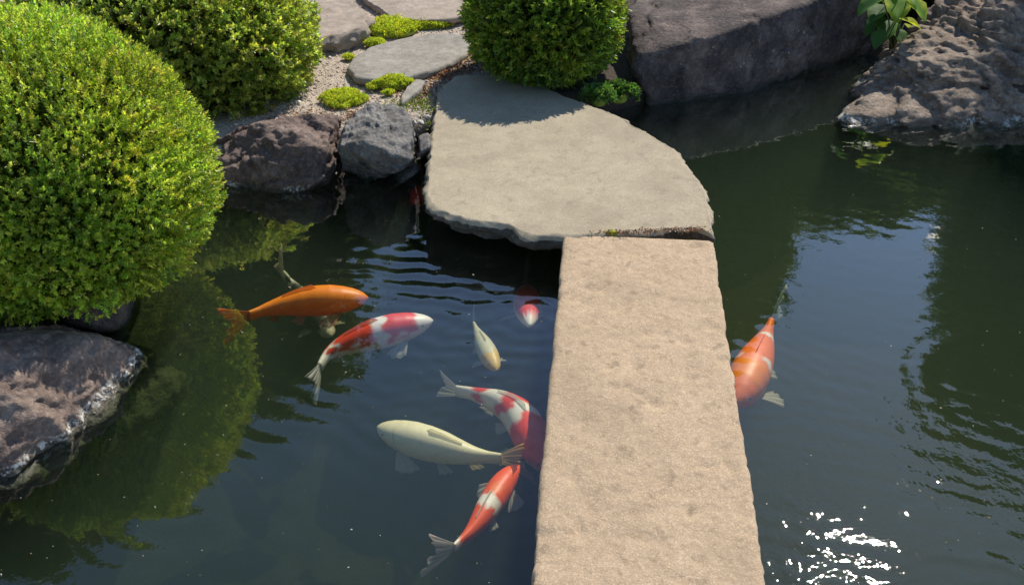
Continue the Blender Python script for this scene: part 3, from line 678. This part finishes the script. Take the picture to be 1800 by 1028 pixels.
    for s, pf in ((-1, pec[0]), (1, pec[1])):
        i = at(.23); out = SD[i] * s
        a = out * pf + T[i] * .35 - UP[i] * .25; b2 = out * pf * .35 + T[i] * 1.0 - UP[i] * .3
        fin("pectoral_fin", root, fc, [loc(.215, s * 2.0), loc(.27, s * 2.1)], a, b2, .17 * L * fat, UP[i], 9, 5, -.12, -.1, edge=fc * .7 + .25)
        i = at(.55); out = SD[i] * s
        fin("pelvic_fin", root, fc, [loc(.52, s * 2.4), loc(.57, s * 2.4)], out * .6 + T[i] * .5 - UP[i] * .4, out * .25 + T[i] - UP[i] * .4, .11 * L * fat, UP[i], 7, 4, 0, 0, edge=fc * .7 + .25)
        e = loc(.085, s * 1.25, 1.0); Ve, Fe = ico(2); me = mesh_np("eye", Ve * .0085 * L * fat + e, Fe); obj("eye", me, MAT_EYE, root)
    i = at(.76); fin("anal_fin", root, fc, [loc(.73, math.pi), loc(.79, math.pi)], T[i] * .5 - UP[i], T[i] - UP[i] * .5, .085 * L * fat, SD[i], 6, 4, 0, 0)
    tag(root, label, "koi"); return root
OR = (.98, .22, .008); RD = (.80, .055, .018); RDo = (.9, .11, .015); WH = (.86, .80, .68); CR = (.82, .74, .46); BK = (.03, .03, .028)
koi("plain bright orange koi swimming beside the red and white koi", [(646, 523, -.07), (600, 526, -.072), (540, 530, -.074), (480, 541, -.074), (438, 555, -.07)], (388, 580, -.065), OR, [(.0, 1., 1.0, (.98, .27, .01))], fincol=(.8, .2, .02), seed=1, fat=.95)
koi("black and white banded koi beneath the plain orange koi", [(582, 590, -.24), (560, 560, -.25), (535, 525, -.24), (512, 498, -.21), (497, 480, -.18)], (480, 448, -.15), (.75, .72, .58), [(.1, .45, 2.2, BK), (.55, .66, 2.5, BK), (.74, .81, 2, BK), (.88, .94, 2, BK)], fincol=(.6, .55, .4), seed=2, fat=.85)
koi("white koi with two large red saddles and a pale snout", [(760, 563, -.06), (715, 573, -.07), (660, 587, -.08), (610, 604, -.09), (578, 622, -.10), (562, 645, -.11)], (552, 690, -.13), WH, [(.12, .38, 1.7, RD), (.5, .78, 1.3, RD), (.82, .88, 1.5, RD)], fincol=(.8, .78, .72), seed=3, fat=.92)
koi("small pale cream koi with yellowish head alone in open water", [(873, 650, -.10), (858, 622, -.11), (843, 592, -.12), (833, 570, -.13)], (829, 545, -.14), (.72, .68, .5), [(0, .25, 2, (.85, .55, .15))], seed=4, sink=.03, fat=.85, pec=(.5, .5))
koi("koi with red head and white cheeks rising at the surface", [(931, 572, -.07), (929, 551, -.10), (926, 525, -.24), (923, 500, -.42)], (921, 485, -.5), WH, [(.06, .5, 1.5, RD), (.6, .8, 1.5, RD)], seed=5, fat=.5)
koi("white koi with big red shoulders gliding under the stone bridge", [(978, 832, -.08), (945, 785, -.08), (915, 735, -.085), (880, 708, -.09), (835, 693, -.10), (803, 687, -.11)], (766, 672, -.11), WH, [(.02, .40, 2.0, RD), (.5, .66, 1.4, RD), (.8, .86, 1.4, RD)], seed=6, sink=.03, fat=.85, fincol=(.75, .72, .68))
koi("plain cream-white koi near the bridge", [(664, 750, -.07), (710, 766, -.075), (765, 782, -.08), (825, 798, -.08), (882, 806, -.075)], (940, 806, -.05), CR, [], seed=7, sink=.03, fat=.98, fincol=(.85, .72, .4), tailcol=(.6, .4, .15))
koi("red koi with a white side patch and wispy pale tail", [(912, 818, -.05), (888, 845, -.055), (862, 885, -.06), (832, 928, -.06), (798, 962, -.055)], (752, 977, -.03), RDo, [(.30, .47, .35, (.9, .2, .05)), (.46, .56, 1.6, WH), (.93, 1, 3, WH)], seed=8, sink=.03, fat=.82, fincol=(.7, .6, .5), tailcol=(.8, .7, .6))
koi("orange-red koi with pale net lines on the far side of the bridge", [(1288, 712, -.07), (1308, 678, -.075), (1326, 640, -.08), (1342, 603, -.085), (1355, 568, -.09)], (1371, 522, -.08), (.92, .2, .02), [(.40, .412, 2, WH), (.74, .75, 2, WH), (.15, .36, 1.4, (.95, .27, .02))], seed=9, sink=.03, fat=1.0, fincol=(.85, .75, .55), tailcol=(.6, .65, .4))
koi("small red koi in the shade below the blue-grey rock", [(727, 358, -.05), (734, 350, -.06), (740, 338, -.1), (744, 326, -.14)], (746, 316, -.16), (.7, .03, .02), [], seed=10, fat=.9)

# ================================================================== SMALL PLANTS
def mound(name, label, cat, px, py, z, rx, ry, rz, n, llen, lwid, cols, wts, mat=MAT_MOSS, yaw=0., up=1.2, nl=5):
    c = G(px, py, z); root = empty(name, c)
    a = RNG.uniform(0, 2 * math.pi, n); r = np.sqrt(RNG.uniform(0, 1, n)); e = 1 + .45 * fbm(np.c_[np.cos(a) * 1.8, np.sin(a) * 1.8, np.full(n, px)], 3, 3)
    x = np.cos(a) * r * e; y = np.sin(a) * r * e; zz = rz * np.sqrt(np.clip(1 - np.minimum(r, 1) ** 2, 0, 1)) * (1 + .35 * fbm(np.c_[x * 4, y * 4, np.full(n, px)], 9, 3))
    xx = x * rx * math.cos(yaw) - y * ry * math.sin(yaw); yy = x * rx * math.sin(yaw) + y * ry * math.cos(yaw)
    A = np.c_[x * .8, y * .8, np.full(n, up)] + .35 * RNG.normal(size=(n, 3))
    P = np.c_[xx, yy, zz - .004]
    b, ax, nr, ln, wd, col = sprigs(P, A, nl, llen * .9, llen, lwid, cols, wts, .9)
    f = obj("foliage", leaves_mesh("foliage", b, ax, nr, ln, wd, col), mat, root); tag(f, kind="stuff")
    # soil cushion that carries it
    V, Fc = ico(4); D = V * np.array([rx * .88, ry * .88, rz * .85]) * (.6 if cat == 'plant' else 1); D[:, 2] = np.maximum(D[:, 2], -.02)
    X2 = D[:, 0] * math.cos(yaw) - D[:, 1] * math.sin(yaw); Y2 = D[:, 0] * math.sin(yaw) + D[:, 1] * math.cos(yaw)
    obj("cushion", mesh_np("cushion", np.c_[X2, Y2, D[:, 2]], Fc), MAT_CUSH, root)
    tag(root, label, cat); return root
k = N("moss_cushion"); n = k.noise(k.pos(), 60, 4); k.l.new(k.ramp(n, [(.3, (.2, .25, .03)), (.7, (.32, .38, .05))]), k.b.inputs[0]); k.b.inputs["Roughness"].default_value = 1; MAT_CUSH = k.m
MO = [(.54, .60, .07), (.44, .52, .05), (.64, .66, .10), (.30, .40, .04)]; MW = [4, 3, 2, 1]
mound("moss_clump", "round bright moss cushion alone on the gravel", "moss", 605, 176, .128, .105, .085, 0.029, 1700, .012, .005, MO, MW)
mound("moss_clump", "moss clump tucked against the front of the oval stepping stone", "moss", 692, 150, .128, .085, .06, 0.033, 1300, .012, .005, MO, MW)
mound("moss_clump", "spreading bright moss below the pinkish flag stone", "moss", 692, 52, .128, .16, .14, 0.036, 1900, .014, .006, MO, MW, yaw=.3)
mound("moss_clump", "moss patch running along the pinkish flag stone edge", "moss", 745, 46, .128, .13, .05, 0.026, 1300, .013, .006, MO, MW)
mound("moss_clump", "small moss tuft behind the oval stepping stone", "moss", 660, 79, .128, .05, .045, 0.023, 500, .012, .005, MO, MW)
mound("moss_clump", "tiny moss tuft at the left end of the oval stepping stone", "moss", 613, 102, .128, .028, .025, 0.014, 240, .010, .004, MO, MW)
mound("moss_clump", "tiny moss tuft on gravel between the two front moss cushions", "moss", 655, 153, .128, .028, .03, 0.010, 200, .010, .004, MO, MW)
mound("moss_clump", "small moss tuft beside the pale slanting stone", "moss", 683, 164, .128, .026, .02, 0.010, 180, .010, .004, MO, MW)
mound("moss_clump", "sliver of moss in the joint between bridge and landing stone", "moss", 1076, 413, .135, .03, .008, .012, 160, .008, .004, MO, MW)
GCc = [(.12, .24, .05), (.08, .17, .035), (.18, .30, .07)]
mound("ground_cover_plant", "sunlit low leafy ground cover at the landing stone edge", "plant", 1052, 178, .12, .07, .06, .06, 260, .022, .015, GCc, [3, 2, 1], MAT_LEAF, nl=4)
mound("ground_cover_plant", "low ground cover with painted-in shade between landing stone and block boulder", "plant", 1086, 172, .1, .09, .07, .06, 330, .022, .015, [(.06, .13, .03), (.09, .17, .04)], [2, 1], MAT_LEAF, nl=4)  # leaf colours darkened to paint in the shade

def scatter_leaves(name, label, cat, spots, z, n, ll, lw, cols, wts, flat=1.0, mat=None):
    B = []
    for _ in range(n):
        px, py, sx, sy = spots[RNG.integers(len(spots))]; g = G(px + RNG.normal() * sx, py + RNG.normal() * sy, z); B.append(g)
    B = np.array(B); B[:, 2] = np.maximum(ground_h(B[:, 0], B[:, 1]), z if z > .125 else .08) + RNG.uniform(.002, .012, n)
    ax = np.c_[RNG.normal(size=(n, 2)), RNG.normal(size=n) * (1 - flat) + (1 - flat)]; nr = np.c_[RNG.normal(size=(n, 2)) * .4, np.ones(n)]
    me = leaves_mesh(name, B, unit(ax), unit(nr), ll * RNG.uniform(.5, 1.4, n), lw * RNG.uniform(.6, 1.3, n), palette(n, cols, wts, .3))
    return tag(obj(name, me, mat or MAT_LEAF), label, cat, kind="stuff")
BR = [(.17, .07, .035), (.25, .13, .07), (.10, .05, .03), (.33, .22, .13)]
scatter_leaves("leaf_litter", "dry red-brown leaf litter under the dark green shrub", "leaves", [(800, 112, 22, 14), (770, 130, 16, 12), (850, 100, 25, 12), (730, 165, 14, 10)], 0.12, 1700, .022, .010, BR, [3, 2, 2, 1], .85)
scatter_leaves("leaf_litter", "brown dead leaves in the gap between lava rock and blue-grey rock", "leaves", [(618, 208, 10, 7), (560, 205, 30, 8), (500, 205, 30, 8)], .12, 260, .018, .008, BR, [3, 2, 2, 1], .85)
scatter_leaves("leaf_litter", "reddish crumbs along the joint of bridge and landing stone", "leaves", [(1100, 411, 28, 1.6), (1170, 408, 30, 1.4), (1220, 406, 14, 1.4)], .145, 420, .010, .006, BR, [3, 2, 2, 1], .8)
scatter_leaves("weeds", "sparse thin green weeds in the gravel by the landing stone", "weeds", [(752, 190, 8, 14), (735, 185, 14, 8), (700, 188, 16, 5)], .12, 420, .022, .006, [(.13, .2, .03), (.2, .26, .05)], [1, 1], .3)

# broad-leaved plant between the boulders
def broad_leaf(L, Wd):
    V = []; nu, nv = 11, 7
    for i in range(nu):
        t = i / (nu - 1); hw = Wd * .5 * math.sin(math.pi * min(1, t * .97 + .02) ** .8) ** .8 * (1 + .06 * math.sin(t * 40))
        for j in range(nv):
            s = j / (nv - 1) * 2 - 1; V.append((s * hw, t * L, .12 * L * abs(s) * math.sin(math.pi * t) - .22 * L * t * t + .02 * L * math.sin(8 * t + abs(s) * 3)))
    V = np.array(V); Fs = np.array([[i * nv + j, i * nv + j + 1, (i + 1) * nv + j + 1, (i + 1) * nv + j] for i in range(nu - 1) for j in range(nv - 1)])
    return V, Fs, np.tile(np.abs(np.linspace(-1, 1, nv)), nu)
def broad_plant():
    base = G(1562, 95, .0); base = Q(1565, 112, 5.0); base[2] = .1
    root = empty("broad_leaf_plant", base); paths = []
    dk, br, yl = (.05, .12, .03), (.12, .24, .03), (.42, .46, .03)
    spec = [(1578, 8, .13, .11, 190, br, yl), (1548, 18, .12, .1, 230, dk, br), (1612, 12, .11, .09, 140, br, yl), (1538, 42, .10, .08, 250, dk, dk), (1560, 48, .11, .09, 200, dk, br), (1600, 38, .09, .05, 110, yl, yl), (1604, 54, .09, .045, 125, yl, br),
            (1530, 5, .11, .09, 260, dk, br), (1595, -12, .12, .1, 160, br, yl), (1560, -20, .12, .1, 200, br, br), (1545, 66, .08, .06, 215, dk, dk), (1582, 62, .08, .06, 170, dk, br)]
    for i, (px, py, L, Wd, az, c0, c1) in enumerate(spec):
        p = Q(px, py, 4.93 + .1 * math.sin(i * 2.3)) - base
        L *= 1.35; Wd *= 1.35; V, Fs, e = broad_leaf(L, Wd); tilt = -.35 + .25 * math.sin(i * 1.7)
        Mx = Matrix.Rotation(R(-az), 3, 'Z') @ Matrix.Rotation(tilt, 3, 'X')
        V = (np.array(Mx) @ (V - np.array([0, L * .45, 0])).T).T
        me = mesh_np("leaf", V + p, Fs); n = fbm(V * 60 + i, 3, 3)[:, None]; t = sstep(.55, .95, e[:, None] + .35 * n); colattr(me, np.array(c0) * (1 - t) + np.array(c1) * t)
        o = obj("leaf", me, MAT_BROAD, root)
        a = p + (np.array(Mx) @ np.array([0, -L * .45, 0])); paths.append(([np.zeros(3) + RNG.normal(size=3) * .006, a * .5 + np.array([0, 0, .03]), a], [.005, .004, .0025]))
    obj("stem", tubes("stem", paths, 6), wood_mat("green_stem", (.1, .13, .04)), root)
    tag(root, "broad-leaved plant with yellow-edged leaves between block boulder and rugged rock", "plant")
broad_plant()

# ================================================================== TREES (above the frame; the pond mirrors them)
def tree(label, base, blobs, n, cols, wts, lsz=.12, trunk=.12, seed=0):
    base = np.array(base, float); root = empty("garden_tree", base); P = []; A = []
    vol = np.array([b[1][0] * b[1][1] * b[1][2] for b in blobs]) ** (2 / 3); cnt = (n * vol / vol.sum()).astype(int)
    for (c, r), m in zip(blobs, cnt):
        D = unit(RNG.normal(size=(m, 3))); rr = RNG.uniform(.35, 1, (m, 1)) ** .6 * (1 + .28 * fbm(D * 3.2 + seed, seed, 3))[:, None]
        P.append(np.array(c) + D * np.array(r) * rr - base); A.append(D + np.array([0, 0, -.1]) + .5 * RNG.normal(size=D.shape))
    b, ax, nr, ln, wd, col = sprigs(np.vstack(P), np.vstack(A), 6, lsz * 1.6, lsz, lsz * .55, cols, wts, 1.0)
    tag(obj("crown", leaves_mesh("crown", b, ax, nr, ln, wd, col), MAT_LEAF, root), kind="stuff")
    top = np.mean([b[0] for b in blobs], 0) - base; paths = [([np.zeros(3), top * .35 + np.array([.08, 0, 0]), top * .7, top], [trunk, trunk * .8, trunk * .5, trunk * .2])]
    for c, r in blobs:
        e = np.array(c) - base; s = top * min(.75, max(.25, e[2] / top[2] * .55)); paths.append(([s, s * .5 + e * .5 + np.array([0, 0, -.1]), e], [trunk * .42, trunk * .28, trunk * .08]))
    obj("trunk", tubes("trunk", paths, 9), MAT_BARK, root); tag(root, label, "tree"); return root
TG = [(.05, .08, .018), (.035, .06, .015), (.08, .11, .025)]
def blob(px, py, Yd, r): return (M(px, py, Yd), r)
def grove(label, bx, Yd, spots, n, seed, r0=.85, lsz=.2):
    """spots: where on the water its leaf masses are mirrored"""
    bl = [blob(px, py, Yd + .5 * math.sin(i * 2.1), (r0 * f, r0 * f * 1.1, r0 * f * .8)) for i, (px, py, f) in enumerate(spots)]
    x = np.mean([b[0][0] for b in bl]); tree(label, (x + bx, Yd + .3, .1), bl, n, TG, [3, 2, 1], lsz=lsz, trunk=.17, seed=seed)
grove("tall dark leafy tree rising beyond the rugged rock", 0, 13, [(1930, 810, 1.1), (1840, 755, 1.), (1790, 650, 1.), (1910, 670, 1.2), (1750, 550, .9), (1870, 550, 1.1), (1765, 460, .9), (1850, 430, 1.1), (1750, 380, .7), (1770, 320, .9), (1900, 330, 1.1), (1700, 290, .7), (2010, 710, 1.2), (2010, 510, 1.2), (1650, 245, .8), (1810, 240, .9)], 13000, 3)
grove("slender dark tree rising behind the block boulder", 0, 14, [(1250, 577, .55), (1285, 512, .7), (1190, 512, .8), (1295, 442, .75), (1200, 422, .9), (1290, 362, .9), (1130, 452, .8), (1070, 392, .7), (1130, 342, .9), (1230, 292, 1.), (1330, 282, .9), (1150, 232, .9)], 9000, 13)
grove("low bushy tree behind the block boulder and broad-leaved plant", 0, 14.5, [(1460, 313, .75), (1540, 318, .7), (1410, 318, .6), (1500, 238, .9), (1590, 278, .7), (1420, 218, .9), (1560, 198, .9), (1480, 168, .8)], 6000, 17)
grove("broad dark tree rising behind the left shrubs", -.3, 12.5, [(545, 590, .85), (430, 660, .95), (300, 755, 1.), (170, 850, 1.), (60, 930, 1.), (400, 540, 1.1), (270, 630, 1.1), (120, 720, 1.2), (520, 460, .9), (400, 420, 1.), (250, 480, 1.2), (90, 560, 1.3), (580, 380, .8), (-60, 800, 1.3), (440, 310, 1.), (300, 330, 1.2)], 14000, 23)
grove("rounded dark tree behind the dark green shrub", 0, 14, [(660, 350, .85), (760, 365, .8), (860, 370, .85), (960, 380, .8), (1040, 370, .8), (700, 280, .9), (820, 290, .9), (940, 300, 1.), (1060, 290, .9), (620, 230, .9), (760, 210, .9), (900, 220, .9), (1030, 220, .9)], 9000, 29)

oc = [np.array([3.05, 4.45, .35]) + sd * t + np.array([dx, 0, 0]) for t, dx in ((5.2, .1), (5.6, .9), (4.9, 1.5), (6.2, .35), (6.0, 1.6))]  # unseen leaf masses, added sunward of the rugged rock to shade it
tree("unseen tree with a wide crown, added to shade the rugged rock", (5.6, 8.3, .1), [(c, (.62, .7, .42)) for c in oc], 4200, TG, [3, 2, 1], lsz=.11, trunk=.13, seed=41)

# specks of pollen and petals lying on the water
def specks():
    n = 260; px = RNG.uniform(0, 1800, n * 3); py = RNG.uniform(330, 1028, n * 3); g = np.array([G(a, b, 0) for a, b in zip(px, py)])
    ok = (sdist(g[:, 0], g[:, 1], shore) > .1); g = g[ok][:n]; n = len(g); g[:, 2] = water_h(g[:, 0], g[:, 1]) + .0012
    a = RNG.uniform(0, 6.28, n); ax = np.c_[np.cos(a), np.sin(a), np.zeros(n)]; nr = np.tile([0, 0, 1.], (n, 1))
    me = leaves_mesh("floating_specks", g, ax, nr, RNG.lognormal(-5.6, .5, n), RNG.lognormal(-5.9, .4, n), palette(n, [(.5, .48, .4), (.3, .28, .12), (.25, .2, .12)], [2, 1, 1], .2), fold=.02)
    tag(obj("floating_specks", me, MAT_MOSS), "tiny pale specks floating on the pond surface", "specks", kind="stuff")
specks()
